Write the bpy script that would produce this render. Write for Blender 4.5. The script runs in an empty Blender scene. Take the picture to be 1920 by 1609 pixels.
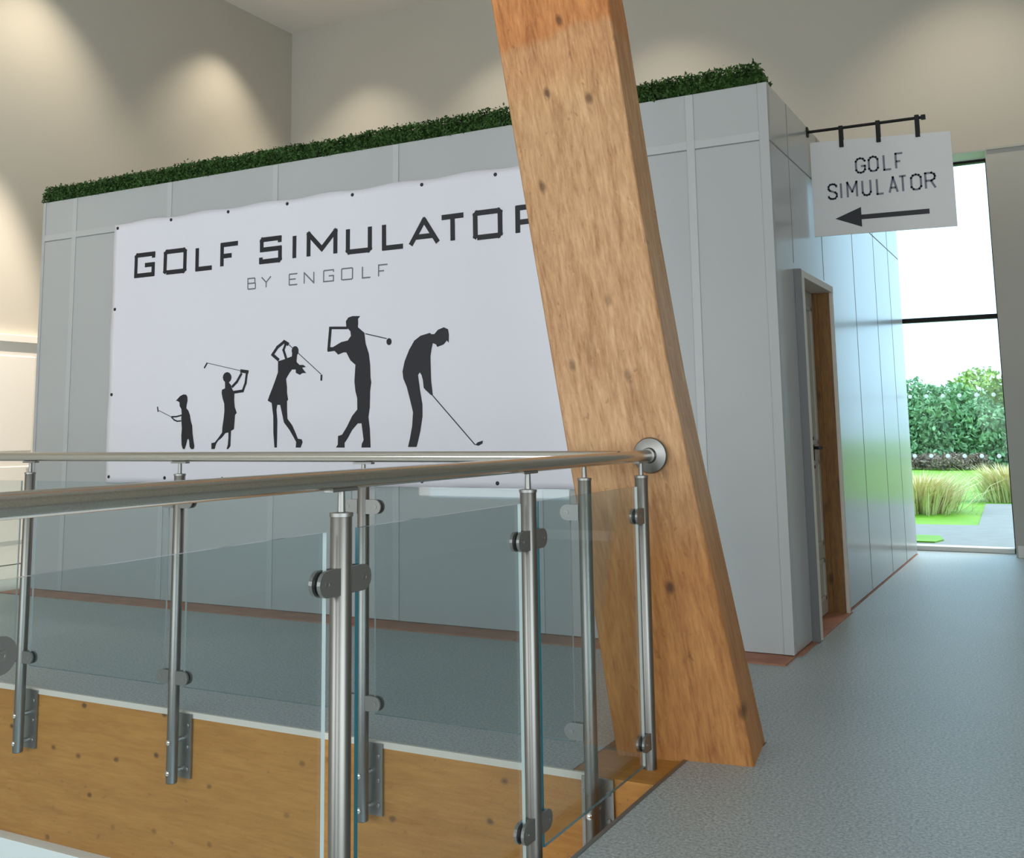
import bpy, bmesh, math, random
from mathutils import Vector, Matrix
from mathutils.geometry import tessellate_polygon
random.seed(7)
SC = bpy.context.scene
COL = SC.collection

# ------------------------------------------------------------------ camera
cam = bpy.data.cameras.new('camera')
cam.sensor_fit = 'HORIZONTAL'; cam.sensor_width = 36
cam.lens = 1970.3 * 36 / 1920
cam.shift_x = (960 - 934.15) / 1920
cam.shift_y = -(804.5 - 536.58) / 1920
cam.clip_start = 0.05; cam.clip_end = 300
camo = bpy.data.objects.new('camera', cam); COL.objects.link(camo)
rx, ru, rf = Vector((.87895, .476723, -.013472)), Vector((.076446, -.112951, .990655)), Vector((-.470747, .871767, .135722))
camo.matrix_world = Matrix(((rx.x, ru.x, -rf.x, 0), (rx.y, ru.y, -rf.y, 0), (rx.z, ru.z, -rf.z, 1.2), (0, 0, 0, 1)))
SC.camera = camo

# ------------------------------------------------------------------ sky, daylight, fill lamps, exposure
W = bpy.data.worlds.new('overcast_sky'); SC.world = W; W.use_nodes = True
bg = W.node_tree.nodes['Background']; bg.inputs[0].default_value = (.52, .80, 1, 1); bg.inputs[1].default_value = 2.8
SC.view_settings.view_transform = 'Standard'; SC.view_settings.look = 'None'
SC.view_settings.exposure = 0; SC.view_settings.gamma = 1
sun = bpy.data.lights.new('sun', 'SUN'); sun.energy = 3.0; sun.angle = .5; sun.color = (1, .90, .72)
suno = bpy.data.objects.new('sun', sun); COL.objects.link(suno); suno.rotation_euler = (math.radians(38), 0, math.radians(150))

def area(name, loc, rot, sx, sy, power, color):
    l = bpy.data.lights.new(name, 'AREA'); l.shape = 'RECTANGLE'; l.size = sx; l.size_y = sy; l.energy = power; l.color = color
    o = bpy.data.objects.new(name, l); COL.objects.link(o); o.location = loc; o.rotation_euler = rot; return o
R = math.radians
area('front_fill_lamp', (-3.6, -5.75, 1.9), (R(90), 0, 0), 9.2, 3.2, 350, (1, .90, .82))      # added fill lamp for assumed daylight, in an unseen opening of wall_front
area('side_fill_lamp', (2.72, -1.2, 1.7), (R(90), 0, R(90)), 5, 2.8, 140, (1, .92, .82))      # added fill lamp in a made-up, unseen opening of wall_right
def spot(name, loc, aim, power, angle, blend, color, r=.05):
    l = bpy.data.lights.new(name, 'SPOT'); l.energy = power; l.spot_size = R(angle); l.spot_blend = blend; l.color = color; l.shadow_soft_size = r
    o = bpy.data.objects.new(name, l); COL.objects.link(o); o.location = loc
    o.rotation_euler = (Vector(aim) - Vector(loc)).to_track_quat('-Z', 'Y').to_euler(); return o

# ------------------------------------------------------------------ node helpers / materials
def mat(name, col=(.5, .5, .5), rough=.5, metal=0, spec=.5, coat=0):
    m = bpy.data.materials.new(name); m.use_nodes = True
    b = m.node_tree.nodes['Principled BSDF']
    b.inputs['Base Color'].default_value = (*col, 1); b.inputs['Roughness'].default_value = rough
    b.inputs['Metallic'].default_value = metal; b.inputs['Specular IOR Level'].default_value = spec
    b.inputs['Coat Weight'].default_value = coat; b.inputs['Coat Roughness'].default_value = .12
    return m
def nt(m): return m.node_tree.nodes, m.node_tree.links, m.node_tree.nodes['Principled BSDF']
def noise(m, vec, scale, detail=4, rough=.55, dist=0):
    n, l, b = nt(m); t = n.new('ShaderNodeTexNoise'); t.inputs['Scale'].default_value = scale; t.inputs['Detail'].default_value = detail
    t.inputs['Roughness'].default_value = rough; t.inputs['Distortion'].default_value = dist; l.new(vec, t.inputs['Vector']); return t.outputs['Fac']
def ramp(m, fac, stops):
    n, l, b = nt(m); r = n.new('ShaderNodeValToRGB'); e = r.color_ramp.elements
    e[0].position, e[0].color = stops[0][0], (*stops[0][1], 1); e[1].position, e[1].color = stops[-1][0], (*stops[-1][1], 1)
    for p, c in stops[1:-1]: x = e.new(p); x.color = (*c, 1)
    l.new(fac, r.inputs['Fac']); return r.outputs['Color']
def mix(m, fac, a, b_, mode='MIX'):
    n, l, b = nt(m); x = n.new('ShaderNodeMix'); x.data_type = 'RGBA'; x.blend_type = mode
    for s, v in ((x.inputs[0], fac), (x.inputs[6], a), (x.inputs[7], b_)):
        if hasattr(v, 'links'): l.new(v, s)
        elif isinstance(v, (int, float)): s.default_value = v
        else: s.default_value = (*v, 1)
    return x.outputs[2]
def mth(m, op, a, b_=0, c=0):
    n, l, b = nt(m); x = n.new('ShaderNodeMath'); x.operation = op
    for s, v in zip(x.inputs, (a, b_, c)):
        if hasattr(v, 'links'): l.new(v, s)
        else: s.default_value = v
    return x.outputs[0]
def coords(m, scale=(1, 1, 1), shear=0):
    n, l, b = nt(m); g = n.new('ShaderNodeNewGeometry'); s = n.new('ShaderNodeSeparateXYZ'); l.new(g.outputs['Position'], s.inputs[0])
    x = mth(m, 'MULTIPLY_ADD', s.outputs['Z'], shear, s.outputs['X']) if shear else s.outputs['X']
    c = n.new('ShaderNodeCombineXYZ')
    l.new(mth(m, 'MULTIPLY', x, scale[0]), c.inputs[0]); l.new(mth(m, 'MULTIPLY', s.outputs['Y'], scale[1]), c.inputs[1]); l.new(mth(m, 'MULTIPLY', s.outputs['Z'], scale[2]), c.inputs[2])
    return c.outputs[0], s
def bump(m, h, strength, dist=.01):
    n, l, b = nt(m); x = n.new('ShaderNodeBump'); x.inputs['Strength'].default_value = strength; x.inputs['Distance'].default_value = dist
    l.new(h, x.inputs['Height']); l.new(x.outputs[0], b.inputs['Normal'])
def setcol(m, c): n, l, b = nt(m); l.new(c, b.inputs['Base Color'])

M = {}
M['wall'] = m = mat('painted_plaster', (.56, .535, .475), .8, spec=.2)
v, _ = coords(m); setcol(m, ramp(m, noise(m, v, .6, 2), [(.3, (.55, .525, .465)), (.7, (.57, .545, .485))]))
M['pier'] = mat('grey_painted_pier', (.50, .50, .47), .7, spec=.3)
M['ceiling'] = mat('white_ceiling_paint', (.78, .76, .72), .9, spec=.1)
M['white'] = mat('white_paint', (.80, .80, .78), .6, spec=.3)
M['cream'] = mat('cream_gloss_paint', (.93, .90, .85), .35)
M['panel'] = m = mat('pale_grey_laminate', (.66, .685, .71), .42, spec=.4)
v, _ = coords(m); setcol(m, ramp(m, noise(m, v, .9, 2), [(.3, (.445, .455, .46)), (.7, (.46, .47, .475))]))
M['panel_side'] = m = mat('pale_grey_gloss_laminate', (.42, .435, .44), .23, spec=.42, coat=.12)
M['strip'] = mat('pale_cover_strip', (.495, .505, .51), .4)
M['joint'] = mat('dark_panel_joint', (.22, .23, .235), .7)
M['black'] = mat('black_powder_coat', (.008, .008, .008), .5, spec=.25)
M['ink'] = mat('black_print', (.010, .010, .016), .55)
M['greyink'] = mat('grey_print', (.16, .16, .20), .6)
M['banner'] = m = mat('white_banner_vinyl', (.78, .765, .84), .45, spec=.4)
v, _ = coords(m, (1, 1, .5)); bump(m, noise(m, v, 2.2, 3, .5, .6), .35, .02)
M['signboard'] = mat('white_sign_board', (.64, .63, .63), .5)
M['steel'] = m = mat('brushed_stainless_steel', (.6, .57, .53), .20, 1)
v, _ = coords(m, (1, 1, 1)); n_ = noise(m, v, 300, 1); setcol(m, ramp(m, n_, [(.3, (.55, .525, .48)), (.7, (.63, .605, .56))]))
M['post_steel'] = mat('satin_post_steel', (.22, .213, .198), .36, 1)
M['clamp_steel'] = mat('satin_clamp_steel', (.25, .245, .235), .42, .85)
M['chrome'] = mat('polished_steel', (.72, .71, .69), .12, 1)
M['rubber'] = mat('black_rubber', (.015, .015, .015), .6)
M['plate'] = mat('dull_steel_plate', (.30, .295, .28), .45, 1)
M['subfloor'] = m = mat('red_brown_board', (.36, .15, .09), .7)
v, _ = coords(m); setcol(m, ramp(m, noise(m, v, 6, 4), [(.3, (.30, .12, .07)), (.7, (.42, .19, .12))]))
# carpet
M['carpet'] = m = mat('blue_grey_carpet', (.2, .23, .25), .46, spec=.9)
v, _ = coords(m); a = noise(m, v, 95, 3, .8); c = noise(m, v, 30, 3, .7); g = noise(m, v, 1.3, 2)
col = mix(m, .25, ramp(m, a, [(.38, (.12, .145, .148)), (.62, (.55, .595, .60))]), ramp(m, c, [(.3, (.25, .285, .29)), (.7, (.37, .41, .415))]))
setcol(m, mix(m, .2, col, ramp(m, g, [(.35, (.27, .30, .305)), (.65, (.36, .395, .40))]))); bump(m, a, .3, .002)
# glulam
def glulam(name, shear, scale, pale, mid, dark, kn=(5, .06, .7), knots=True):
    m = mat(name, mid, .55, spec=.35); v, s = coords(m, scale, shear)
    n1 = noise(m, v, 3.0, 6, .6, .8); n2 = noise(m, v, 14, 5, .65, .3)
    col = ramp(m, n1, [(.28, dark), (.48, mid), (.72, pale)])
    col = mix(m, .45, col, ramp(m, n2, [(.3, dark), (.65, pale)]))
    n, l, b = nt(m)
    if knots:
        q = n.new('ShaderNodeCombineXYZ'); l.new(mth(m, 'MULTIPLY_ADD', s.outputs['Z'], shear, s.outputs['X']), q.inputs[0]); l.new(mth(m, 'MULTIPLY', s.outputs['Z'], kn[2]), q.inputs[1]); vv = q.outputs[0]
        vo = n.new('ShaderNodeTexVoronoi'); vo.voronoi_dimensions = '2D'; vo.inputs['Scale'].default_value = kn[0]; vo.inputs['Randomness'].default_value = 1; l.new(vv, vo.inputs['Vector'])
        k = ramp(m, mth(m, 'MULTIPLY_ADD', mth(m, 'SUBTRACT', noise(m, vv, 30, 2), .5), .06, vo.outputs['Distance']), [(kn[1] * .35, (1, 1, 1)), (kn[1], (0, 0, 0))])
        sx = n.new('ShaderNodeSeparateXYZ'); l.new(vo.outputs['Color'], sx.inputs[0])
        pres = mth(m, 'MULTIPLY', mth(m, 'GREATER_THAN', sx.outputs['X'], .45), mth(m, 'MULTIPLY_ADD', sx.outputs['Y'], .6, .35))
        col = mix(m, mth(m, 'MULTIPLY', k, pres), col, (.06, .025, .01))
        fl = ramp(m, noise(m, vv, 38, 2, .6), [(.66, (0, 0, 0)), (.74, (1, 1, 1))]); col = mix(m, mth(m, 'MULTIPLY', fl, .35), col, pale)
        fd = ramp(m, noise(m, vv, 26, 2, .7, .5), [(.27, (1, 1, 1)), (.34, (0, 0, 0))]); col = mix(m, mth(m, 'MULTIPLY', fd, .45), col, (.16, .07, .025))
    bump(m, n2, .12, .004)
    return m, col, s, v
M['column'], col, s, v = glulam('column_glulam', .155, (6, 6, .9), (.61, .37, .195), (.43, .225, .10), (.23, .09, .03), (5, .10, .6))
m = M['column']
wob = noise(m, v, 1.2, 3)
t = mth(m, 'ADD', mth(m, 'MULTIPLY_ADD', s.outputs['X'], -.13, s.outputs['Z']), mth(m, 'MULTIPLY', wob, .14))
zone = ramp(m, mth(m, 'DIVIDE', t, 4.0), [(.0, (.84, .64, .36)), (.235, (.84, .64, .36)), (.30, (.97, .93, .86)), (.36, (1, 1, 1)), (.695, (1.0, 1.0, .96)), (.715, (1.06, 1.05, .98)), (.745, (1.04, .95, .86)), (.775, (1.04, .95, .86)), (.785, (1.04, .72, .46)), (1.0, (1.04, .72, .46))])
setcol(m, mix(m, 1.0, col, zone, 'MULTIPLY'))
M['fascia'], col, s, v = glulam('edge_beam_glulam', 0, (.7, 9, 6), (.50, .235, .052), (.40, .175, .034), (.31, .125, .022), (4.2, .085, 1.3)); setcol(M['fascia'], col)
M['pine'], col, s, v = glulam('pine_lining', 0, (14, 14, 1.2), (.30, .155, .05), (.20, .095, .03), (.11, .048, .014), (9, .16, .35)); setcol(M['pine'], col)
M['grey'] = mat('architrave_shade_grey', (.16, .16, .165), .5)  # shade on the architrave's near face, put into the colour
M['lining'] = mat('pale_door_lining', (.62, .57, .50), .5)
M['leaf'] = mat('pale_door_paint', (.40, .38, .33), .5)
# glass (tinted thin sheet: see-through plus mirror by angle)
def glassmat(name, tint, f0=.035):
    m = bpy.data.materials.new(name); m.use_nodes = True; n = m.node_tree.nodes; l = m.node_tree.links; n.clear()
    o = n.new('ShaderNodeOutputMaterial'); mx = n.new('ShaderNodeMixShader'); tr = n.new('ShaderNodeBsdfTransparent'); gl = n.new('ShaderNodeBsdfGlossy')
    lw = n.new('ShaderNodeLayerWeight'); lw.inputs['Blend'].default_value = .5; pw = n.new('ShaderNodeMath'); pw.operation = 'POWER'; pw.inputs[1].default_value = 4.5; l.new(lw.outputs['Facing'], pw.inputs[0])
    fr = n.new('ShaderNodeMath'); fr.operation = 'MULTIPLY_ADD'; fr.inputs[1].default_value = .8; fr.inputs[2].default_value = f0; l.new(pw.outputs[0], fr.inputs[0])
    tr.inputs[0].default_value = (*tint, 1); gl.inputs['Roughness'].default_value = .015; gl.inputs['Color'].default_value = (.95, 1, 1, 1)
    l.new(fr.outputs[0], mx.inputs[0]); l.new(tr.outputs[0], mx.inputs[1]); l.new(gl.outputs[0], mx.inputs[2]); l.new(mx.outputs[0], o.inputs[0]); return m
M['glass'] = glassmat('clear_balustrade_glass', (.885, .922, .93))
M['pane'] = glassmat('window_glass', (.97, .99, .99), .008)
M['edge'] = mat('green_glass_edge', (.012, .13, .17), .15, spec=.6)
M['edge_lit'] = mat('glass_edge_painted_lit', (.50, .56, .55), .2, spec=.6)  # light caught by the glass ends, painted in as a pale colour
M['dot'] = m = mat('white_frosted_film', (.85, .87, .87), .7); n, l, b_ = nt(m)
tl = n.new('ShaderNodeBsdfTranslucent'); tl.inputs[0].default_value = (.9, .92, .92, 1); ms = n.new('ShaderNodeMixShader'); ms.inputs[0].default_value = .75
l.new(b_.outputs[0], ms.inputs[1]); l.new(tl.outputs[0], ms.inputs[2]); l.new(ms.outputs[0], n['Material Output'].inputs[0])
# outdoors
def leafmat(name, a, b_, sc=9):
    m = mat(name, a, .6, spec=.25); v, _ = coords(m); setcol(m, ramp(m, noise(m, v, sc, 3), [(.3, a), (.7, b_)])); return m
M['hedge'] = leafmat('boxwood_leaf', (.012, .035, .008), (.07, .16, .035), 22)
M['tree'] = leafmat('tree_leaf', (.12, .25, .11), (.36, .56, .28), 2.2)
M['tree_y'] = leafmat('yellow_green_leaf', (.20, .32, .05), (.45, .60, .15), 1.6)
M['bark'] = mat('bark', (.10, .075, .05), .9)
M['lawn'] = leafmat('lawn_grass', (.11, .30, .010), (.20, .40, .025), 1.2)
M['dry'] = leafmat('dry_grass_blade', (.62, .54, .26), (.86, .78, .48), 6)
M['heather'] = leafmat('brown_heather', (.20, .13, .10), (.40, .30, .24), 5)
M['paving'] = m = mat('pale_paving', (.46, .53, .58), .7)
v, _ = coords(m); setcol(m, ramp(m, noise(m, v, 5, 4), [(.3, (.19, .20, .205)), (.7, (.23, .24, .245))]))

# ------------------------------------------------------------------ mesh helpers
class MB:
    def __init__(s): s.b = bmesh.new(); s.mi = 0
    def face(s, vs, mi=None):
        try: f = s.b.faces.new(vs)
        except ValueError: return
        f.material_index = s.mi if mi is None else mi
    def box(s, x0, x1, y0, y1, z0, z1, bev=0):
        x0, x1 = min(x0, x1), max(x0, x1); y0, y1 = min(y0, y1), max(y0, y1); z0, z1 = min(z0, z1), max(z0, z1)
        v = [s.b.verts.new((x, y, z)) for x in (x0, x1) for y in (y0, y1) for z in (z0, z1)]
        fs = []
        for q in ((0, 1, 3, 2), (4, 6, 7, 5), (0, 4, 5, 1), (2, 3, 7, 6), (0, 2, 6, 4), (1, 5, 7, 3)):
            f = s.b.faces.new([v[i] for i in q]); f.material_index = s.mi; fs.append(f)
        if bev:
            es = list({e for f in fs for e in f.edges})
            bmesh.ops.bevel(s.b, geom=es, offset=bev, segments=2, affect='EDGES', profile=.5, material=s.mi)
        return s
    def tube(s, p, q, r, n=20, r2=None, caps=True):
        p, q = Vector(p), Vector(q); d = (q - p).normalized(); a = d.orthogonal().normalized(); c = d.cross(a); r2 = r if r2 is None else r2
        A = [s.b.verts.new(p + (a * math.cos(t) + c * math.sin(t)) * r) for t in [2 * math.pi * i / n for i in range(n)]]
        B = [s.b.verts.new(q + (a * math.cos(t) + c * math.sin(t)) * r2) for t in [2 * math.pi * i / n for i in range(n)]]
        for i in range(n): s.face((A[i], A[(i + 1) % n], B[(i + 1) % n], B[i]))
        if caps: s.face(A[::-1]); s.face(B)
        return s
    def lathe(s, o, axis, prof, n=28):
        """prof: list of (along, radius) from an end to the other"""
        o, d = Vector(o), Vector(axis).normalized(); a = d.orthogonal().normalized(); c = d.cross(a); rings = []
        for h, r in prof:
            rings.append([s.b.verts.new(o + d * h + (a * math.cos(t) + c * math.sin(t)) * max(r, 1e-4)) for t in [2 * math.pi * i / n for i in range(n)]])
        for A, B in zip(rings, rings[1:]):
            for i in range(n): s.face((A[i], A[(i + 1) % n], B[(i + 1) % n], B[i]))
        s.face(rings[0][::-1]); s.face(rings[-1]); return s
    def poly(s, pts, tri=True):
        vs = [s.b.verts.new(p) for p in pts]
        for t in tessellate_polygon([[Vector(p) for p in pts]]): s.face([vs[i] for i in t])
        return s
    def prism(s, outline, vec):
        """outline: 3-D points of a simple polygon; extruded along vec"""
        vec = Vector(vec); A = [s.b.verts.new(p) for p in outline]; B = [s.b.verts.new(Vector(p) + vec) for p in outline]; n = len(A)
        for i in range(n): s.face((A[i], A[(i + 1) % n], B[(i + 1) % n], B[i]))
        for t in tessellate_polygon([[Vector(p) for p in outline]]):
            s.face([A[i] for i in t][::-1]); s.face([B[i] for i in t])
        return s
    def build(s, name, mats, parent=None, smooth=False, label=None, cat=None, group=None, kind=None, fix=True):
        if fix: bmesh.ops.recalc_face_normals(s.b, faces=s.b.faces[:])
        me = bpy.data.meshes.new(name); s.b.to_mesh(me); s.b.free()
        for k in (mats if isinstance(mats, (list, tuple)) else [mats]): me.materials.append(M[k])
        if smooth:
            me.shade_auto_smooth(angle=R(40)) if hasattr(me, 'shade_auto_smooth') else None
            for p in me.polygons: p.use_smooth = True
            me.set_sharp_from_angle(angle=R(40))
        o = bpy.data.objects.new(name, me); COL.objects.link(o)
        if parent:
            o.parent = parent; o.matrix_parent_inverse = parent.matrix_world.inverted()
        return tag(o, label, cat, group, kind)
def tag(o, label=None, cat=None, group=None, kind=None):
    if label: o['label'] = label
    if cat: o['category'] = cat
    if group: o['group'] = group
    if kind: o['kind'] = kind
    return o
def thing(name, label, cat, loc=(0, 0, 0), group=None, kind=None):
    o = bpy.data.objects.new(name, None); o.empty_display_size = .1; COL.objects.link(o); o.location = loc
    o.matrix_world = Matrix.Translation(loc)
    return tag(o, label, cat, group, kind)

# ------------------------------------------------------------------ the setting
XE, YF0 = -1.327, 3.566          # edges of the atrium void
b = MB().prism([(x, y, -.12) for x, y in ((XE, -6), (2.7, -6), (2.7, 11.2), (-8.94, 11.2), (-8.94, YF0), (-1.66, YF0), (-1.66, 4.2), (-1.125, 4.2), (-1.125, 3.874), (XE, 3.874))], (0, 0, .12))
b.build('floor', 'carpet', kind='structure', label='blue-grey carpeted upper floor around the atrium void')
MB().box(-8.94, 2.7, -6, 11.2, -3.4, -3.3).build('floor_lower', 'white', kind='structure')
MB().box(-8.94, XE, YF0 - .006, YF0 + .3, -.672, -.004).build('trim_1', 'fascia', kind='structure', label='honey timber edge beam with dark knots under the far floor edge')
MB().box(XE - .004, XE + .2, -6, YF0 - .01, -.672, -.004).build('trim_2', 'fascia', kind='structure', label='timber edge beam under the near floor edge')
MB().box(XE - .012, XE + .002, -6, 3.86, -.03, .003).build('trim_7', 'plate', kind='structure', label='thin dark edge strip capping the carpet beside the near balustrade')
b = MB(); b.box(-8.94, -1.58, YF0 - .010, YF0 + .004, -.022, .003)
b.build('trim_3', 'lining', kind='structure', label='thin pale edge strip capping the carpet at the void')
MB().box(-8.94, -1.2, YF0 - .07, YF0 + .25, -3.3, -.672).build('wall_lower', 'white', kind='structure')
MB().box(-9.1, -8.94, -6, 11.3, -3.3, 6.6).build('wall_left', 'wall', kind='structure')
# back wall with the tall window opening
WX0, WX1, WZ, YW = -1.95, -.537, 3.775, 10.75
b = MB(); b.box(-9.1, WX0, YW, YW + .4, -.12, 6.6).box(WX1, 2.7, YW, YW + .4, WZ, 6.6).box(WX0, WX1, YW, YW + .4, WZ, 6.6)
b.build('wall_back', 'wall', kind='structure')
MB().box(WX1, 2.7, YW - .012, YW + .4, -.12, WZ).build('wall_pier', 'pier', kind='structure', label='grey wall pier right of the tall window')
MB().box(WX1 + .01, 2.7, YW - .03, YW - .005, WZ - .012, WZ + .008).build('trim_4', 'pier', kind='structure')
MB().box(-.52, 2.7, YW - .035, YW - .012, 0, .105, .004).build('baseboard_back', 'white', kind='structure')
# unseen right and front walls, their openings added for the fill lamps
b = MB(); b.box(2.7, 2.9, 1.4, 11.2, -.12, 6.6).box(2.7, 2.9, -6, -3.8, -.12, 6.6).box(2.7, 2.9, -3.8, 1.4, 3.15, 6.6).box(2.7, 2.9, -3.8, 1.4, -.12, .25)
b.build('wall_right', 'wall', kind='structure')
b = MB(); b.box(-9.1, -8.3, -6.2, -6, -3.3, 6.6).box(1.1, 2.9, -6.2, -6, -3.3, 6.6).box(-8.3, 1.1, -6.2, -6, 3.55, 6.6).box(-8.3, 1.1, -6.2, -6, -3.3, .25)
b.build('wall_front', 'wall', kind='structure')
MB().box(-9.1, 2.9, -6.2, 11.2, 6.58, 6.75).build('ceiling', 'ceiling', kind='structure')
# tall window
w = thing('window_1', 'tall black-framed window at the end of the corridor', 'window', (-1.2, 11.1, 0), kind='structure')
YG = 11.12
b = MB(); b.box(WX0, WX1, YG - .03, YG + .05, 3.742, 3.775).box(WX1 - .025, WX1 + .01, YG - .03, YG + .05, 0, 3.775).box(WX0, WX0 + .05, YG - .03, YG + .05, 0, 3.775)
b.build('frame', 'black', w)
MB().box(WX0 + .05, WX1 - .025, YG - .03, YG + .05, 2.20, 2.243).build('transom', 'black', w)
MB().box(WX0 + .05, WX1 - .025, YG - .10, YG + .05, 0, .045, .006).build('sill', 'white', w)
MB().box(WX0 + .04, WX1 - .02, YG + .008, YG + .014, .03, 3.73).build('pane', 'pane', w)
b = MB()
for k in range(8):
    for zz, off in ((1.472, 0), (.893, .008)):
        b.lathe((-.646 + off - .15 * k, YG - .0005, zz), (0, 1, 0), [(0, .020), (.006, .020)], 20)
b.build('frosted_dots', 'dot', w, label='two rows of white frosted dots', kind='stuff')
MB().box(WX0, WX1, YW + .004, YG - .03, WZ - .008, WZ + .002).build('trim_6', 'white', kind='structure', label='white head lining above the tall window')
# white door on the left wall
d = thing('door_1', 'bright cream door in the left wall behind the balustrade', 'door', (-8.9, 6.3, 0), kind='structure')
b = MB(); b.box(-8.94, -8.87, 7.02, 7.12, 0, 2.16).box(-8.94, -8.87, 5.0, 5.1, 0, 2.16).box(-8.94, -8.865, 4.98, 7.14, 2.10, 2.17, .004)
b.build('frame', 'cream', d)
for y0, y1 in ((5.1, 6.06), (6.06, 7.02)):
    b = MB(); b.box(-8.94, -8.895, y0 + .003, y1 - .003, .008, 2.10, .003).box(-8.90, -8.885, y0 + .12, y1 - .12, .22, .92, .008).box(-8.90, -8.885, y0 + .12, y1 - .12, 1.06, 1.97, .008)
    lf = b.build('door_leaf', 'cream', d)
    b = MB().tube((-8.895, y1 - .07, 1.02), (-8.84, y1 - .07, 1.02), .012).tube((-8.845, y1 - .07, 1.02), (-8.845, y1 - .19, 1.02), .010); b.build('handle', 'steel', lf, True)

# ------------------------------------------------------------------ balustrades
ZR, RR, PR = 1.097, .0212, .0242
ZG0, ZG1 = None, .989
def dshape(o, s, n, L, hgt, t0, t1):
    """D-shaped plate in the (s, z) plane starting at o, extruded along n from t0 to t1"""
    o, s, n = Vector(o), Vector(s), Vector(n); r = hgt / 2; pts = [o + Vector((0, 0, -r))]
    for i in range(11):
        t = -math.pi / 2 + math.pi * i / 10; pts.append(o + s * (L - r + r * math.cos(t)) + Vector((0, 0, r * math.sin(t))))
    pts.append(o + Vector((0, 0, r)))
    return [p + n * t0 for p in pts], n * (t1 - t0)
def clamp(parent, c, s, n, z):
    """glass clamp on the post at c (xy), pointing along s"""
    o = Vector((c[0], c[1], z)) + Vector(s) * (PR - .004)
    b = MB()
    for t0, t1 in ((-.0155, -.0065), (.0065, .0155)):
        p, v = dshape(o, s, n, .072, .056, t0, t1); b.prism(p, v)
    p, v = dshape(o, s, n, .030, .055, -.0065, .0065); b.prism(p, v)
    b.mi = 1
    for sg in (1, -1):
        q = o + Vector(s) * .046
        b.lathe(q + Vector(n) * sg * .0155, Vector(n) * sg, [(0, .008), (.0016, .008), (.0016, .0045), (.0008, .004)], 14)
    b.mi = 2
    for t0, t1 in ((-.0065, -.0047), (.0047, .0065)):
        p, v = dshape(o, s, n, .066, .050, t0, t1); b.prism(p, v)
    b.build('glass_clamp', ['clamp_steel', 'plate', 'rubber'], parent)
def post(parent, x, y, run, out, zc, sides=(1, -1), zb=-.28):
    """run: unit vector along the balustrade; out: unit vector pointing into the void"""
    run, out = Vector(run), Vector(out)
    p = MB().lathe((x, y, zb), (0, 0, 1), [(0, PR - .003), (.003, PR), (1.02 - zb - .003, PR), (1.02 - zb, PR - .002)]).build('post', 'post_steel', parent, True)
    MB().lathe((x, y, 1.018), (0, 0, 1), [(0, PR + .002), (.008, PR + .002), (.010, .009), (ZR - 1.018 - RR - .004, .008)]).build('spigot', 'plate', p, True)
    o = Vector((x, y, ZR - RR - .004)); b = MB()
    a, c = run * .045, Vector((-run.y, run.x, 0)) * .012
    b.prism([o - a - c, o + a - c, o + a + c, o - a + c], (0, 0, .007)); b.build('saddle', 'plate', p)
    for sg in sides:
        for z in zc: clamp(p, (x, y), run * sg, out, z)
    # fixing plate against the edge beam, stand-offs and bolt heads
    wall = Vector((x, y, 0)) - out * .057; a = run * .06
    b = MB().prism([wall - a + Vector((0, 0, zb + .01)), wall + a + Vector((0, 0, zb + .01)), wall + a + Vector((0, 0, -.005)), wall - a + Vector((0, 0, -.005))], out * .010)
    for zz in (-.05, -.14, -.23):
        for sg in (-1, 1):
            b.lathe(wall + run * sg * .043 + out * .010 + Vector((0, 0, zz)), out, [(0, .009), (.006, .009), (.008, .006)], 12)
    b.build('fixing_plate', 'plate', p)
    for zz in (-.11, -.235):
        b = MB(); b.tube(Vector((x, y, zz)) - out * .048, Vector((x, y, zz)), .011, 14)
        b.lathe(Vector((x, y, zz)) + out * (PR - .003), out, [(0, .011), (.007, .011), (.011, .006)], 14)
        b.build('bolt', 'chrome', p, True)
    return p
def glass_panel(parent, p0, p1, n, z0, z1, th=.010, ends=(1, 2)):
    p0, p1, n = Vector((*p0, 0)), Vector((*p1, 0)), Vector(n); h = n * (th / 2); d = (p1 - p0).normalized()
    b = MB(); q = [p0 - h, p1 - h, p1 + h, p0 + h]
    L = [b.b.verts.new(v + Vector((0, 0, z0))) for v in q]; H = [b.b.verts.new(v + Vector((0, 0, z1))) for v in q]
    for i in range(4): b.face((L[i], L[(i + 1) % 4], H[(i + 1) % 4], H[i]), 0 if i in (0, 2) else ends[1] if i == 1 else ends[0])
    b.face(L[::-1], 1); b.face(H, 1)
    return b.build('glass_panel', ['glass', 'edge', 'edge_lit'], parent)
XN, YN = -1.42, 3.50
near = thing('glass_balustrade', 'nearer steel and glass balustrade ending at a flange on the leaning timber column', 'balustrade', (XN, 0, 0))
py = [3.722, 2.796, 1.894, .99, .085, -.82, -1.72, -2.62, -3.52]
for i, y in enumerate(py): post(near, XN, y, (0, 1, 0), (-1, 0, 0), (.882, .095), sides=(-1,) if i == 0 else (1, -1))
for y1, y0 in zip(py, py[1:]): glass_panel(near, (XN, y0 + .058), (XN, y1 - .058), (1, 0, 0), .02, .989)
hr = MB().tube((XN, -3.6, ZR), (XN, 3.80, ZR), RR, 28).build('handrail', 'steel', near, True)
MB().lathe((XN, 3.835, ZR), (0, -1, 0), [(0, .066), (.010, .068), (.016, .064), (.020, .045), (.022, .030), (.040, .0275), (.042, RR)], 36).build('wall_flange', 'post_steel', hr, True)
far = thing('glass_balustrade', 'farther steel and glass balustrade standing along the honey timber edge beam', 'balustrade', (-4, YN, 0))
px = [-1.551, -2.515, -3.515, -4.51, -5.50, -6.45, -7.44, -8.42]
for i, x in enumerate(px): post(far, x, YN, (1, 0, 0), (0, -1, 0), (.905, .158), sides=(-1, 1) if i else (-1,))
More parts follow.
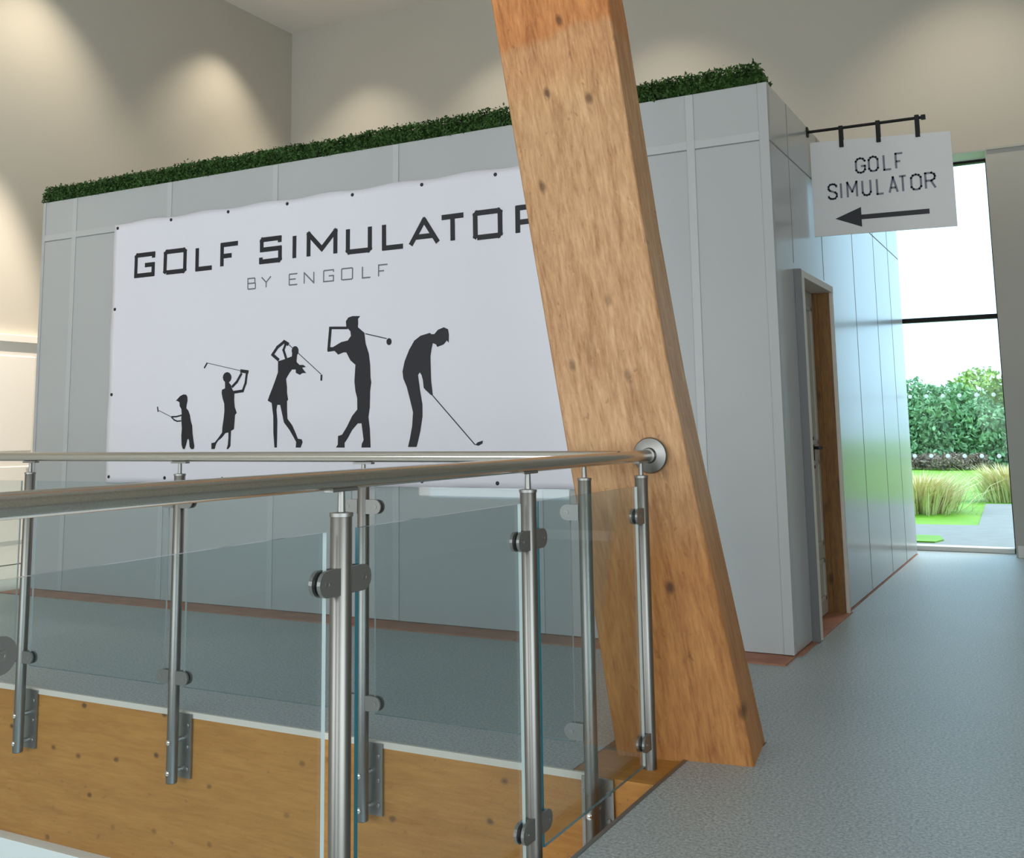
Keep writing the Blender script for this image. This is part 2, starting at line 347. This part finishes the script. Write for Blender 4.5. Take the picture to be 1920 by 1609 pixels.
for x1, x0 in zip(px, px[1:]): glass_panel(far, (x0 + .058, YN), (x1 - .058, YN), (0, 1, 0), .12, .985, ends=(2, 2))
MB().tube((-8.935, YN, ZR + .004), (XN + .005, YN, ZR + .004), RR, 28).build('handrail', 'steel', far, True)

# ------------------------------------------------------------------ leaning timber column
secs = [(-.10, -1.570, -1.075), (0, -1.585, -1.09), (.967, -1.727, -1.265), (1.414, -1.798, -1.343), (2.01, -1.892, -1.428), (2.97, -2.040, -1.543), (6.57, -2.595, -2.08)]
b = MB(); rings = []
for z, xl, xr in secs:
    f = lambda x: 3.815 + .14 * (x - xl) + .0
    yl, yr = 3.815 - .018 * z - .0, 3.815 - .018 * z + .14 * (xr - xl)
    d = Vector((-.14, 1, 0)).normalized() * .335
    A, Bq = Vector((xl, yl, z)), Vector((xr, yr, z)); pts = []
    P = [A, Bq, Bq + d, A + d]
    for i in range(4):                        # small chamfer on every arris
        c, nx, pv = P[i], (P[(i + 1) % 4] - P[i]).normalized(), (P[i - 1] - P[i]).normalized()
        pts += [c + pv * .005, c + nx * .005]
    rings.append([b.b.verts.new(p) for p in pts])
for A, Bq in zip(rings, rings[1:]):
    for i in range(8): b.face((A[i], A[(i + 1) % 8], Bq[(i + 1) % 8], Bq[i]))
b.face(rings[0][::-1]); b.face(rings[-1])
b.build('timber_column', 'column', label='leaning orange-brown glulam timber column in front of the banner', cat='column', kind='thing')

# ------------------------------------------------------------------ the simulator booth
XC, YB, XL, HB, ZP = -1.371, 5.743, -7.38, 3.12, 2.787
booth = thing('simulator_booth', 'large pale grey panelled booth behind the leaning column with a door on its right side', 'booth', (-4.4, 8, 0))
MB().box(XL, XC, YB, YB + .05, .012, HB).build('front_panel', 'panel', booth)
DY0, DY1, DZ = 6.20, 7.21, 2.10
b = MB(); b.box(XC - .05, XC, YB + .05, DY0, .012, HB).box(XC - .05, XC, DY1, YW - .03, .012, HB).box(XC - .05, XC, DY0, DY1, DZ, HB)
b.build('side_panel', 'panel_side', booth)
MB().box(XL, XL + .05, YB + .05, YW - .03, .012, HB).build('side_panel', 'panel', booth)
MB().box(XL + .05, XC - .05, YB + .05, YW - .03, HB - .06, HB - .01).build('roof_panel', 'panel', booth)
for x in (-7.0, -5.95, -4.91, -3.87, -2.84, -1.822):
    MB().box(x - .024, x + .024, YB - .006, YB, .014, HB - .002, .0015).build('cover_strip', 'strip', booth)
MB().box(XC - .052, XC + .002, YB - .006, YB, .012, HB, .0015).build('corner_strip', 'panel', booth)
MB().box(XL - .002, XL + .03, YB - .006, YB, .012, HB, .0015).build('corner_strip', 'panel', booth)
xs = [XL + .03, -7.024, -6.976, -5.974, -5.926, -4.934, -4.886, -3.894, -3.846, -2.864, -2.816, -1.846, -1.798, XC - .052]
for x0, x1 in zip(xs[::2], xs[1::2]):
    b = MB().box(x0, x1, YB - .006, YB, ZP + .006, ZP + .056, .0015); b.build('rail_strip', 'strip', booth)
b = MB().box(XL + .03, XC - .05, YB - .0012, YB + .001, ZP, ZP + .006); b.build('panel_joint', 'joint', booth)
b = MB().box(XC - .001, XC + .0012, YB, YW - .05, ZP - .004, ZP + .004)
for y in (8.20, 9.21, 10.02): b.box(XC - .001, XC + .0012, y - .003, y + .003, .012, HB)
for y in (6.20, 7.06): b.box(XC - .001, XC + .0012, y - .003, y + .003, DZ + .05, HB)
b.build('panel_joint', 'joint', booth)
# door in the side
fr = MB(); fr.box(XC - .11, XC + .040, DY0 + .0, DY0 + .075, .004, DZ + .0, .002).box(XC - .0, XC + .022, DY1 - .02, DY1 + .01, .004, DZ + .02, .002)
fr.box(XC - .11, XC + .024, DY0 + .028, DY1 + .01, DZ - .02, DZ + .022, .002)
dfr = fr.build('door_frame', 'lining', booth)
MB().box(XC, XC + .042, DY0 - .022, DY0 - .0, .004, DZ + .012, .002).build('architrave', 'grey', dfr, label='edge board of the door frame, its shade painted in as dark grey')
b = MB(); b.box(XC - .20, XC - .0, DY1 - .03, DY1 + .03, .004, DZ - .02, .002).box(XC - .20, XC - .075, DY1 - .055, DY1 - .03, .004, DZ - .02, .002); b.build('pine_lining', 'pine', dfr, label='knotty pine door lining')
b = MB(); b.box(XC - .150, XC - .105, DY0 + .03, DY1 - .062, .012, DZ - .022, .002)
for z0, z1 in ((.10, .36), (.44, .98), (1.08, 1.98)):
    for y0, y1 in ((DY0 + .10, DY0 + .43), (DY0 + .53, DY1 - .13)):
        b.box(XC - .107, XC - .095, y0, y1, z0, z0 + .03, .003).box(XC - .107, XC - .095, y0, y1, z1 - .03, z1, .003)
        b.box(XC - .107, XC - .095, y0, y0 + .03, z0, z1, .003).box(XC - .107, XC - .095, y1 - .03, y1, z0, z1, .003)
dl = b.build('door', 'leaf', booth)
b = MB().box(XC - .105, XC - .098, DY0 + .72, DY0 + .76, .93, 1.13).tube((XC - .10, DY0 + .74, 1.06), (XC - .045, DY0 + .74, 1.06), .010).tube((XC - .05, DY0 + .745, 1.06), (XC - .05, DY0 + .62, 1.06), .009)
b.build('handle', 'black', dl, True)
MB().box(XC - .106, XC - .101, DY0 + .16, DY0 + .26, 1.35, 1.78).build('vision_slot', 'black', dl)
# bare subfloor border
b = MB(); b.box(XL - .05, XC + .005, YB - .22, YB + .05, 0, .008).box(XC - .2, XC + .028, YB + .05, DY1 + .04, 0, .006).box(XC - .05, XC + .007, DY1 + .04, YW - .05, 0, .006)
b.build('trim_5', 'subfloor', kind='structure', label='red-brown bare floor border along the foot of the booth')

# ------------------------------------------------------------------ leaves helper: hedges, trees
def leaves(b, pts, size, mi=0, flat=.0):
    for p in pts:
        n = Vector((random.gauss(0, 1), random.gauss(0, 1), random.gauss(0, 1))).normalized(); a = n.orthogonal().normalized(); a.rotate(Matrix.Rotation(random.random() * 6.28, 3, n)); c = n.cross(a)
        s = size * random.uniform(.6, 1.25); p = Vector(p)
        vs = [b.b.verts.new(q) for q in (p - a * s, p + c * s * .5, p + a * s, p - c * s * .5)]
        b.face(vs, mi)
b = MB()
HX0, HX1, HY0, HY1 = XL - .02, XC - .012, YB - .005, YB + .17
b.box(HX0 + .03, HX1 - .02, HY0 + .03, HY1 - .03, HB + .002, HB + .085)
pts = []
for i in range(26000):
    x = random.uniform(HX0, HX1); t = random.random()
    hz = .118 + .008 * math.sin(x * 5.3) * math.sin(x * 2.1 + 1) + random.uniform(-.012, .012)
    e = min(1, (HX1 - x) / .06 + .35, (x - HX0) / .06 + .35)
    if t < .5: p = (x, HY0 + random.gauss(.012, .012), HB + random.uniform(.002, hz * e))
    elif t < .85: p = (x, random.uniform(HY0, HY1), HB + hz * e + random.gauss(-.012, .012))
    else: p = (x, HY1 - random.gauss(.012, .01), HB + random.uniform(.0, hz * e))
    pts.append(p)
leaves(b, pts, .0135)
b.build('hedge', 'hedge', label='dark green artificial boxwood hedge strip along the top of the grey booth', cat='hedge', fix=False)

# ------------------------------------------------------------------ lettering as drawn strokes
GL = {'G': [[(1, .8), (1, 1), (.06, 1), (0, .93), (0, 0), (1, 0), (1, .48), (.52, .48)]], 'O': [[(.07, 0), (.93, 0), (1, .07), (1, .93), (.93, 1), (.07, 1), (0, .93), (0, .07), (.07, 0)]],
      'L': [[(0, 1), (0, 0), (1, 0)]], 'F': [[(0, 0), (0, 1), (1, 1)], [(0, .47), (.62, .47)]],
      'S': [[(.98, .8), (.98, 1), (.08, 1), (.04, .94), (.04, .54), (1, .54), (1, .06), (.94, 0), (0, 0), (0, .2)]], 'I': [[(0, 0), (0, 1)]],
      'M': [[(0, 0), (0, 1), (.5, .28), (1, 1), (1, 0)]], 'U': [[(0, 1), (0, .07), (.06, 0), (.93, 0), (1, .07), (1, 1)]],
      'A': [[(0, 0), (.5, 1), (1, 0)], [(.17, .31), (.83, .31)]], 'T': [[(0, 1), (1, 1)], [(.5, 1), (.5, 0)]],
      'R': [[(0, 0), (0, 1), (.93, 1), (1, .92), (1, .5), (.93, .42), (0, .42)], [(.5, .42), (1, 0)]],
      'B': [[(0, 0), (0, 1), (.85, 1), (.93, .93), (.93, .53), (0, .53)], [(.93, .53), (1, .47), (1, .06), (.93, 0), (0, 0)]],
      'Y': [[(0, 1), (.5, .48), (1, 1)], [(.5, .48), (.5, 0)]], 'E': [[(1, 1), (.06, 1), (0, .94), (0, .06), (.06, 0), (1, 0)], [(0, .52), (.8, .52)]], 'N': [[(0, 0), (0, 1), (1, 0), (1, 1)]]}
GS = dict(GL)
GS.update({'G': [[(1, .74), (1, .8), (.8, .95), (.5, 1), (.2, .95), (0, .8), (0, .2), (.2, .05), (.5, 0), (.8, .05), (1, .2), (1, .45), (.55, .45)]],
           'O': [[(.5, 0), (.8, .05), (1, .2), (1, .8), (.8, .95), (.5, 1), (.2, .95), (0, .8), (0, .2), (.2, .05), (.5, 0)]],
           'S': [[(1, .76), (.95, .88), (.75, .98), (.5, 1), (.25, .98), (.05, .85), (.05, .68), (.2, .57), (.8, .43), (.97, .32), (.97, .15), (.77, .02), (.5, 0), (.25, .02), (.05, .12), (0, .24)]],
           'U': [[(0, 1), (0, .2), (.2, .04), (.5, 0), (.8, .04), (1, .2), (1, 1)]], 'M': [[(0, 0), (0, 1), (.5, .35), (1, 1), (1, 0)]],
           'R': [[(0, 0), (0, 1), (.65, 1), (.92, .9), (1, .76), (.92, .6), (.65, .5), (0, .5)], [(.55, .5), (1, 0)]]})
def stroke(b, pts, wd, put):
    """ribbon through 2-D points; put maps (u, v) to 3-D"""
    h = wd / 2
    for i, (p, q) in enumerate(zip(pts, pts[1:])):
        p, q = Vector(p), Vector(q); d = (q - p)
        if d.length < 1e-6: continue
        d.normalize(); n = Vector((-d.y, d.x)) * h
        a = p - d * (h * .82 if i > 0 else 0); c = q + d * (h * .82 if i < len(pts) - 2 else 0)
        vs = [b.b.verts.new(put(*w)) for w in (a - n, c - n, c + n, a + n)]; b.face(vs)
def letters(b, table, glyphs, x_of, zb, zt, wd, put):
    for ch, x0, x1 in table:
        x0, x1 = x0 + (wd / 2 if x1 > x0 else 0), x1 - (wd / 2 if x1 > x0 else 0)
        for st in glyphs[ch]: stroke(b, [(x0 + (x1 - x0) * u, zb + wd / 2 + (zt - zb - wd) * v) for u, v in st], wd, put)

# ------------------------------------------------------------------ banner
BX0, BX1, BZ0, BZ1 = -6.52, -2.47, .845, 2.845
def wr(x, z):                         # slack of the vinyl between its fixings
    e = min((x - BX0), (BX1 - x), (z - BZ0), (BZ1 - z), .35) / .35; e = max(e, 0)
    return -.010 - e * (.006 + .004 * math.sin(x * 3.1 + z * 1.3) + .003 * math.sin(x * 1.1 - z * 4.2)) - .003 * (1 - e) * (1 + math.sin(x * 11))
YBAN = YB - .006
put = lambda x, z: Vector((x, YBAN + wr(x, z) - .0022, z))
ban = thing('vinyl_banner', 'white vinyl banner with black lettering and golfer figures on the booth front', 'banner', (-4.5, YB - .01, .85))
b = MB(); NX, NZ = 90, 46; g = []
for j in range(NZ + 1):
    row = []
    for i in range(NX + 1):
        x = BX0 + (BX1 - BX0) * i / NX; z = BZ0 + (BZ1 - BZ0) * j / NZ
        zz = z + (.006 * math.sin(x * 11) if j in (0, NZ) else 0); xx = x + (.005 * math.sin(z * 9) if i in (0, NX) else 0)
        row.append(b.b.verts.new((xx, YBAN + wr(x, z), zz)))
    g.append(row)
for j in range(NZ):
    for i in range(NX): b.face((g[j][i], g[j][i + 1], g[j + 1][i + 1], g[j + 1][i]))
sh = b.build('sheet', 'banner', ban, True)
md = sh.modifiers.new('thickness', 'SOLIDIFY'); md.thickness = .0008; md.offset = -1
b = MB(); letters(b, [('G', -6.276, -6.058), ('O', -5.97, -5.735), ('L', -5.647, -5.465), ('F', -5.402, -5.215), ('S', -5.03, -4.82), ('I', -4.708, -4.708), ('M', -4.60, -4.335), ('U', -4.265, -4.05), ('L', -3.97, -3.785), ('A', -3.76, -3.515), ('T', -3.52, -3.32), ('O', -3.268, -3.053), ('R', -2.962, -2.745)], GL, 0, 2.396, 2.589, .0345, put)
b.build('lettering', 'ink', ban, label='black GOLF SIMULATOR lettering')
b = MB(); letters(b, [('B', -5.138, -5.058), ('Y', -5.01, -4.915), ('E', -4.757, -4.675), ('N', -4.624, -4.53), ('G', -4.455, -4.362), ('O', -4.303, -4.203), ('L', -4.131, -4.056), ('F', -4.0, -3.92)], GL, 0, 2.221, 2.307, .0095, put)
b.build('lettering', 'greyink', ban, label='thin grey lettering below the title')
FIGS = [["k1",[[[-5.802,1.445],[-5.786,1.459],[-5.761,1.48],[-5.728,1.491],[-5.701,1.488],[-5.688,1.471],[-5.685,1.442],[-5.692,1.413],[-5.694,1.389],[-5.674,1.372],[-5.657,1.34],[-5.645,1.292],[-5.631,1.263],[-5.625,1.205],[-5.614,1.153],[-5.605,1.115],[-5.609,1.095],[-5.635,1.092],[-5.652,1.11],[-5.657,1.153],[-5.665,1.167],[-5.673,1.163],[-5.685,1.125],[-5.7,1.092],[-5.719,1.096],[-5.731,1.125],[-5.735,1.192],[-5.732,1.245],[-5.737,1.279],[-5.741,1.317],[-5.739,1.351],[-5.744,1.385],[-5.761,1.405],[-5.765,1.434],[-5.786,1.444]]],[[[[-5.739,1.339],[-5.788,1.33],[-5.841,1.329]],0.0113],[[[-5.741,1.298],[-5.78,1.296],[-5.81,1.306],[-5.841,1.329]],0.0104],[[[-5.841,1.329],[-5.968,1.378]],0.0043],[[[-5.984,1.407],[-5.976,1.368]],0.0114]]],["k2",[[[-5.33,1.561],[-5.29,1.56],[-5.273,1.545],[-5.26,1.516],[-5.238,1.487],[-5.239,1.44],[-5.232,1.388],[-5.212,1.346],[-5.227,1.332],[-5.232,1.262],[-5.234,1.232],[-5.261,1.22],[-5.263,1.169],[-5.265,1.113],[-5.286,1.091],[-5.301,1.092],[-5.29,1.122],[-5.285,1.169],[-5.286,1.209],[-5.314,1.204],[-5.344,1.174],[-5.381,1.151],[-5.399,1.128],[-5.411,1.093],[-5.443,1.093],[-5.444,1.135],[-5.412,1.14],[-5.376,1.175],[-5.345,1.209],[-5.343,1.249],[-5.333,1.31],[-5.328,1.367],[-5.332,1.414],[-5.349,1.452],[-5.36,1.491],[-5.357,1.514],[-5.329,1.523]],[[-5.27,1.599],[-5.273,1.585],[-5.281,1.573],[-5.295,1.565],[-5.31,1.563],[-5.326,1.566],[-5.34,1.575],[-5.349,1.587],[-5.353,1.602],[-5.35,1.617],[-5.342,1.629],[-5.328,1.636],[-5.312,1.639],[-5.296,1.635],[-5.283,1.626],[-5.274,1.614]]],[[[[-5.264,1.53],[-5.218,1.567],[-5.176,1.626]],0.0204],[[[-5.253,1.492],[-5.161,1.5],[-5.137,1.555],[-5.127,1.629]],0.0204],[[[-5.189,1.643],[-5.112,1.632]],0.0241],[[[-5.183,1.643],[-5.514,1.714]],0.0042],[[[-5.507,1.714],[-5.535,1.676]],0.0131]]],["w",[[[-4.843,1.697],[-4.798,1.705],[-4.724,1.724],[-4.683,1.716],[-4.675,1.683],[-4.654,1.657],[-4.682,1.632],[-4.715,1.634],[-4.739,1.609],[-4.767,1.571],[-4.758,1.513],[-4.757,1.475],[-4.746,1.427],[-4.756,1.418],[-4.755,1.36],[-4.75,1.296],[-4.708,1.252],[-4.675,1.194],[-4.659,1.16],[-4.626,1.156],[-4.617,1.137],[-4.634,1.1],[-4.678,1.1],[-4.674,1.138],[-4.691,1.163],[-4.732,1.22],[-4.782,1.272],[-4.8,1.336],[-4.817,1.393],[-4.842,1.394],[-4.849,1.362],[-4.84,1.285],[-4.841,1.158],[-4.843,1.101],[-4.865,1.101],[-4.875,1.203],[-4.878,1.318],[-4.894,1.408],[-4.93,1.425],[-4.918,1.454],[-4.89,1.511],[-4.866,1.562],[-4.842,1.619]],[[-4.66,1.76],[-4.662,1.747],[-4.668,1.736],[-4.678,1.73],[-4.69,1.728],[-4.702,1.731],[-4.712,1.738],[-4.719,1.75],[-4.722,1.763],[-4.72,1.775],[-4.713,1.786],[-4.703,1.793],[-4.691,1.795],[-4.679,1.792],[-4.669,1.784],[-4.662,1.773]],[[-4.683,1.69],[-4.65,1.663],[-4.618,1.662],[-4.592,1.647],[-4.626,1.643],[-4.609,1.623],[-4.589,1.605],[-4.625,1.605],[-4.645,1.594],[-4.682,1.61]]],[[[[-4.835,1.703],[-4.894,1.745],[-4.85,1.795],[-4.784,1.834]],0.0226],[[[-4.769,1.71],[-4.795,1.773],[-4.775,1.817]],0.0199],[[[-4.8,1.834],[-4.75,1.809]],0.0252],[[[-4.75,1.809],[-4.643,1.73],[-4.461,1.592]],0.0053],[[[-4.457,1.589],[-4.459,1.548]],0.0157]]],["m1",[[[-4.254,1.903],[-4.258,1.941],[-4.239,1.965],[-4.204,1.973],[-4.139,1.969],[-4.158,1.951],[-4.156,1.923],[-4.158,1.895],[-4.104,1.854],[-4.093,1.782],[-4.066,1.713],[-4.055,1.639],[-4.051,1.553],[-4.045,1.522],[-4.054,1.467],[-4.057,1.358],[-4.068,1.297],[-4.057,1.218],[-4.053,1.098],[-4.127,1.098],[-4.124,1.122],[-4.109,1.146],[-4.124,1.256],[-4.154,1.256],[-4.199,1.214],[-4.237,1.159],[-4.263,1.129],[-4.263,1.098],[-4.336,1.099],[-4.32,1.117],[-4.317,1.175],[-4.283,1.184],[-4.245,1.233],[-4.2,1.306],[-4.158,1.348],[-4.159,1.421],[-4.174,1.471],[-4.182,1.533],[-4.175,1.644],[-4.217,1.676],[-4.249,1.728],[-4.241,1.809],[-4.215,1.839],[-4.219,1.87]],[[-4.408,1.776],[-4.365,1.771],[-4.295,1.802],[-4.234,1.811],[-4.233,1.727],[-4.272,1.732],[-4.318,1.718],[-4.349,1.745],[-4.408,1.741]],[[-3.886,1.784],[-3.888,1.775],[-3.892,1.768],[-3.899,1.763],[-3.907,1.762],[-3.915,1.764],[-3.921,1.769],[-3.926,1.777],[-3.927,1.786],[-3.926,1.795],[-3.921,1.802],[-3.915,1.807],[-3.907,1.808],[-3.899,1.806],[-3.892,1.801],[-3.888,1.793]]],[[[[-4.242,1.895],[-4.398,1.904]],0.0181],[[[-4.386,1.911],[-4.4,1.747]],0.0235],[[[-4.097,1.848],[-3.925,1.806]],0.0064]]],["m2",[[[-3.592,1.826],[-3.582,1.817],[-3.559,1.816],[-3.533,1.842],[-3.488,1.856],[-3.456,1.841],[-3.45,1.807],[-3.452,1.755],[-3.466,1.77],[-3.489,1.746],[-3.537,1.732],[-3.547,1.749],[-3.57,1.758],[-3.58,1.72],[-3.588,1.676],[-3.584,1.522],[-3.572,1.428],[-3.588,1.428],[-3.64,1.474],[-3.646,1.524],[-3.656,1.557],[-3.669,1.574],[-3.682,1.558],[-3.666,1.453],[-3.65,1.37],[-3.65,1.293],[-3.667,1.2],[-3.687,1.13],[-3.697,1.1],[-3.762,1.1],[-3.746,1.157],[-3.729,1.234],[-3.722,1.322],[-3.745,1.405],[-3.768,1.483],[-3.795,1.54],[-3.801,1.585],[-3.785,1.651],[-3.751,1.723],[-3.711,1.782],[-3.664,1.811]],[[-3.268,1.111],[-3.25,1.127],[-3.213,1.137],[-3.216,1.119],[-3.244,1.105]]],[[[[-3.627,1.465],[-3.575,1.425],[-3.268,1.111]],0.0067]]]]
FL = {'k1': 'small child in a cap holding a club', 'k2': 'child with the club swung over the head', 'w': 'ponytailed golfer in a skirt', 'm1': 'tall golfer in a cap after a swing', 'm2': 'golfer bent over a putt'}
NECK = {'k2': [[[(-5.315, 1.60), (-5.308, 1.53)], .040]], 'w': [[[(-4.692, 1.765), (-4.70, 1.69)], .046]]}
for nm, polys, strokes in FIGS:
    b = MB()
    for p in polys: b.poly([put(x, z) for x, z in p])
    for p, wd in strokes + NECK.get(nm, []): stroke(b, p, wd, put)
    b.build('golfer_figure', 'ink', ban, label='black figure: ' + FL[nm])
for x, z in [(-6.483, 2.812), (-5.911, 2.818), (-5.338, 2.816), (-4.784, 2.812), (-4.216, 2.809), (-3.654, 2.81), (-3.101, 2.807), (-2.52, 2.81), (-6.482, 2.17), (-6.485, 1.51), (-6.483, .888), (-5.9, .885), (-5.34, .885), (-4.78, .885), (-4.22, .885), (-3.66, .885), (-3.115, .878), (-2.52, .88)]:
    MB().lathe((x, YBAN + wr(x, z) - .001, z), (0, -1, 0), [(0, .013), (.004, .011), (.006, .005)], 12).build('fixing', 'ink', ban, True)

# ------------------------------------------------------------------ hanging direction sign
YS = 6.781
sg = thing('hanging_sign', 'white hanging direction sign with a black left-pointing arrow on the booth side', 'sign', (XC, YS, 2.4))
b = MB().tube((XC + .002, YS, 3.085), (-.672, YS, 3.077), .0095, 14).lathe((XC + .0, YS, 3.085), (1, 0, 0), [(.0015, .035), (.006, .035), (.008, .012)], 20)
b.box(-.68, -.655, YS - .012, YS + .012, 3.063, 3.091)
b.build('bracket_bar', 'black', sg)
for x in (-1.160, -.935, -.705): MB().box(x - .013, x + .013, YS - .015, YS + .015, 2.955, 3.095, .002).build('hanger', 'black', sg)
b = MB(); b.prism([(-1.357, YS - .005, 2.395), (-.519, YS - .005, 2.378), (-.519, YS - .005, 2.966), (-1.357, YS - .005, 3.012)], (0, .01, 0)); b.build('board', 'signboard', sg)
ps = lambda x, z: Vector((x, YS - .0065, z))
def skew(x, z): return ps(x, z)
b = MB()
letters(b, [('G', -1.086, -1.020), ('O', -1.008, -.943), ('L', -.919, -.866), ('F', -.848, -.795)], GS, 0, 2.768, 2.874, .0125, ps)
letters(b, [('S', -1.264, -1.199), ('I', -1.179, -1.179), ('M', -1.146, -1.077), ('U', -1.055, -.994), ('L', -.968, -.919), ('A', -.896, -.836), ('T', -.836, -.784), ('O', -.767, -.699), ('R', -.685, -.618)], GS, 0, 2.620, 2.728, .0125, ps)
b.build('lettering', 'greyink', sg, label='dark grey GOLF SIMULATOR lettering')
b = MB().poly([ps(*p) for p in ((-1.224, 2.497), (-1.065, 2.430), (-1.065, 2.556))]).poly([ps(*p) for p in ((-1.066, 2.477), (-.668, 2.470), (-.668, 2.501), (-1.066, 2.507))])
b.build('arrow', 'ink', sg)
# small black box on the pier at the right edge
MB().box(-.235, -.12, YW - .07, YW - .012, 1.30, 1.86, .01).build('wall_box', 'black', label='slim black box fixed to the grey pier right of the tall window', cat='wall box')

# ------------------------------------------------------------------ ceiling downlights washing the walls
def downlight(x, y, label, power, wallvec):
    t = thing('ceiling_downlight', label, 'downlight', (x, y, 6.58), group='wall-washing ceiling downlights')
    MB().lathe((x, y, 6.58), (0, 0, -1), [(0, .09), (.006, .09), (.010, .075), (.004, .07)], 28).build('trim_ring', 'white', t, True)
    spot('downlight_beam', (x, y, 6.55), (x + wallvec[0] * .25, y + wallvec[1] * .25, 3.3), power, 88, .75, (1, .86, .66), .04)
for x, gap, pw in ((-7.68, .95, 125), (-5.65, .95, 110), (-3.62, 1.1, 125), (-.6, 1.25, 190)): downlight(x, YW - gap, 'round recessed ceiling downlight close to the back wall', pw, (0, 1))
for y, gap, pw in ((9.36, .75, 150), (6.62, .85, 250), (3.9, .85, 200)): downlight(-8.94 + gap, y, 'round recessed ceiling downlight close to the left wall', pw, (-1, 0))

t = thing('ceiling_downlight', 'added ceiling downlight that brightens the cream door', 'downlight', (-7.5, 6.2, 6.58))
MB().lathe((-7.5, 6.2, 6.58), (0, 0, -1), [(0, .09), (.006, .09), (.010, .075), (.004, .07)], 28).build('trim_ring', 'white', t, True)
spot('downlight_beam', (-7.5, 6.2, 6.55), (-8.9, 6.2, .55), 1900, 30, .6, (1, .86, .70), .04)  # unseen extra lamp, added to brighten the cream door

# ------------------------------------------------------------------ outdoors
MB().box(-40, 40, 11.2, 90, -.25, -.03).build('lawn', 'lawn', kind='structure', label='bright green lawn outside the window')
b = MB(); b.prism([(-6, 11.2, -.03), (3, 11.2, -.03), (3, 18.2, -.03), (-1.25, 17.7, -.03), (-1.08, 13.96, -.03), (-6, 13.4, -.03)], (0, 0, .03)); b.build('path', 'paving', kind='structure', label='pale paved path outside the window')
MB().prism([(-5, 11.75, -.01), (-1.33, 11.75, -.01), (-1.27, 12.0, -.01), (-1.35, 12.4, -.01), (-5, 12.4, -.01)], (0, 0, .025)).build('lawn_patch', 'lawn', kind='structure')
def shrub(name, x, y, w_, h_, mt, label, cat, n=9000, leaf=.085, group=None, trunk=True):
    t = thing(name, label, cat, (x, y, -.03), group)
    b = MB(); pts = []; blobs = [(random.uniform(-.36, .36) * w_, random.uniform(-.3, .3) * w_, random.uniform(.3, .82) * h_, random.uniform(.22, .36)) for _ in range(18)]
    for i in range(n):
        cx, cy, cz, r = random.choice(blobs); v = Vector((random.gauss(0, 1), random.gauss(0, 1), random.gauss(0, 1))).normalized() * random.uniform(.75, 1.05)
        pts.append((x + cx + v.x * r * w_, y + cy + v.y * r * w_, max(-.02, cz + v.z * r * h_ * .8)))
    for i in range(n // 3): pts.append((x + random.gauss(0, .36) * w_, y + random.gauss(0, .25) * w_, random.uniform(0, .5) * h_))
    leaves(b, pts, leaf); b.build('foliage', mt, t, fix=False)
    if trunk: MB().tube((x, y, -.03), (x, y, h_ * .55), .09, 10, .05).build('trunk', 'bark', t)
TL = 'leafy trees across the lawn'
shrub('leafy_tree', -5.7, 34.6, 2.3, 2.45, 'tree', 'green leafy tree mostly hidden behind the booth end of the window', 'tree', group=TL)
shrub('leafy_tree', -4.2, 34.0, 2.3, 2.55, 'tree', 'green leafy tree at the booth side of the window view', 'tree', group=TL)
shrub('leafy_tree', -3.0, 33.4, 2.2, 2.30, 'tree', 'dark green leafy tree in the middle of the window view', 'tree', group=TL)
shrub('leafy_tree', -1.9, 35.2, 2.3, 2.75, 'tree_y', 'yellow-green leafy tree behind the darker ones in the window view', 'tree', group=TL)
shrub('leafy_tree', -1.95, 33.0, 1.9, 1.9, 'tree', 'lower dark green tree in front of the yellow-green one', 'tree', group=TL)
shrub('leafy_tree', -.4, 34.2, 2.3, 2.5, 'tree', 'green leafy tree hidden beyond the right jamb of the window', 'tree', group=TL)
for i, (x, w_) in enumerate(((-4.5, .9), (-3.7, .8), (-3.0, .9), (-2.4, .6))):
    shrub('heather_bush', x, 31 + .3 * (i % 2), w_, .42, 'heather', 'low brown heather bush at the foot of the trees across the lawn', 'bush', 900, .05, 'low heather bushes', False)
def tuft(x, y, w_, h_, label, n=1500):
    b = MB()
    for i in range(n):
        a = random.uniform(0, 6.28); r = abs(random.gauss(0, .22)) * w_; bx, by = x + math.cos(a) * r, y + math.sin(a) * r; ln = h_ * random.uniform(.35, 1.0)
        lean = Vector((math.cos(a), math.sin(a), 0)) * random.uniform(.2, 1.0) * w_ * .55; p = Vector((bx, by, -.03)); wv = Vector((-math.sin(a), math.cos(a), 0)) * .008
        m1 = p + lean * .45 + Vector((0, 0, ln * .7)); t = p + lean + Vector((0, 0, ln))
        v = [b.b.verts.new(q) for q in (p - wv, p + wv, m1 + wv, m1 - wv)]; b.face(v); u = b.b.verts.new(t); b.face((v[3], v[2], u))
    b.build('grass_tuft', 'dry', label=label, cat='grass', fix=False)
tuft(-2.0, 16.2, 1.2, .58, 'straw-coloured grass tuft in the middle of the lawn left of the path')
tuft(-.95, 18.8, 1.0, .62, 'straw-coloured grass tuft beside the far end of the path by the right jamb')
tuft(-3.25, 17.6, .9, .62, 'straw-coloured grass tuft half hidden behind the booth end')
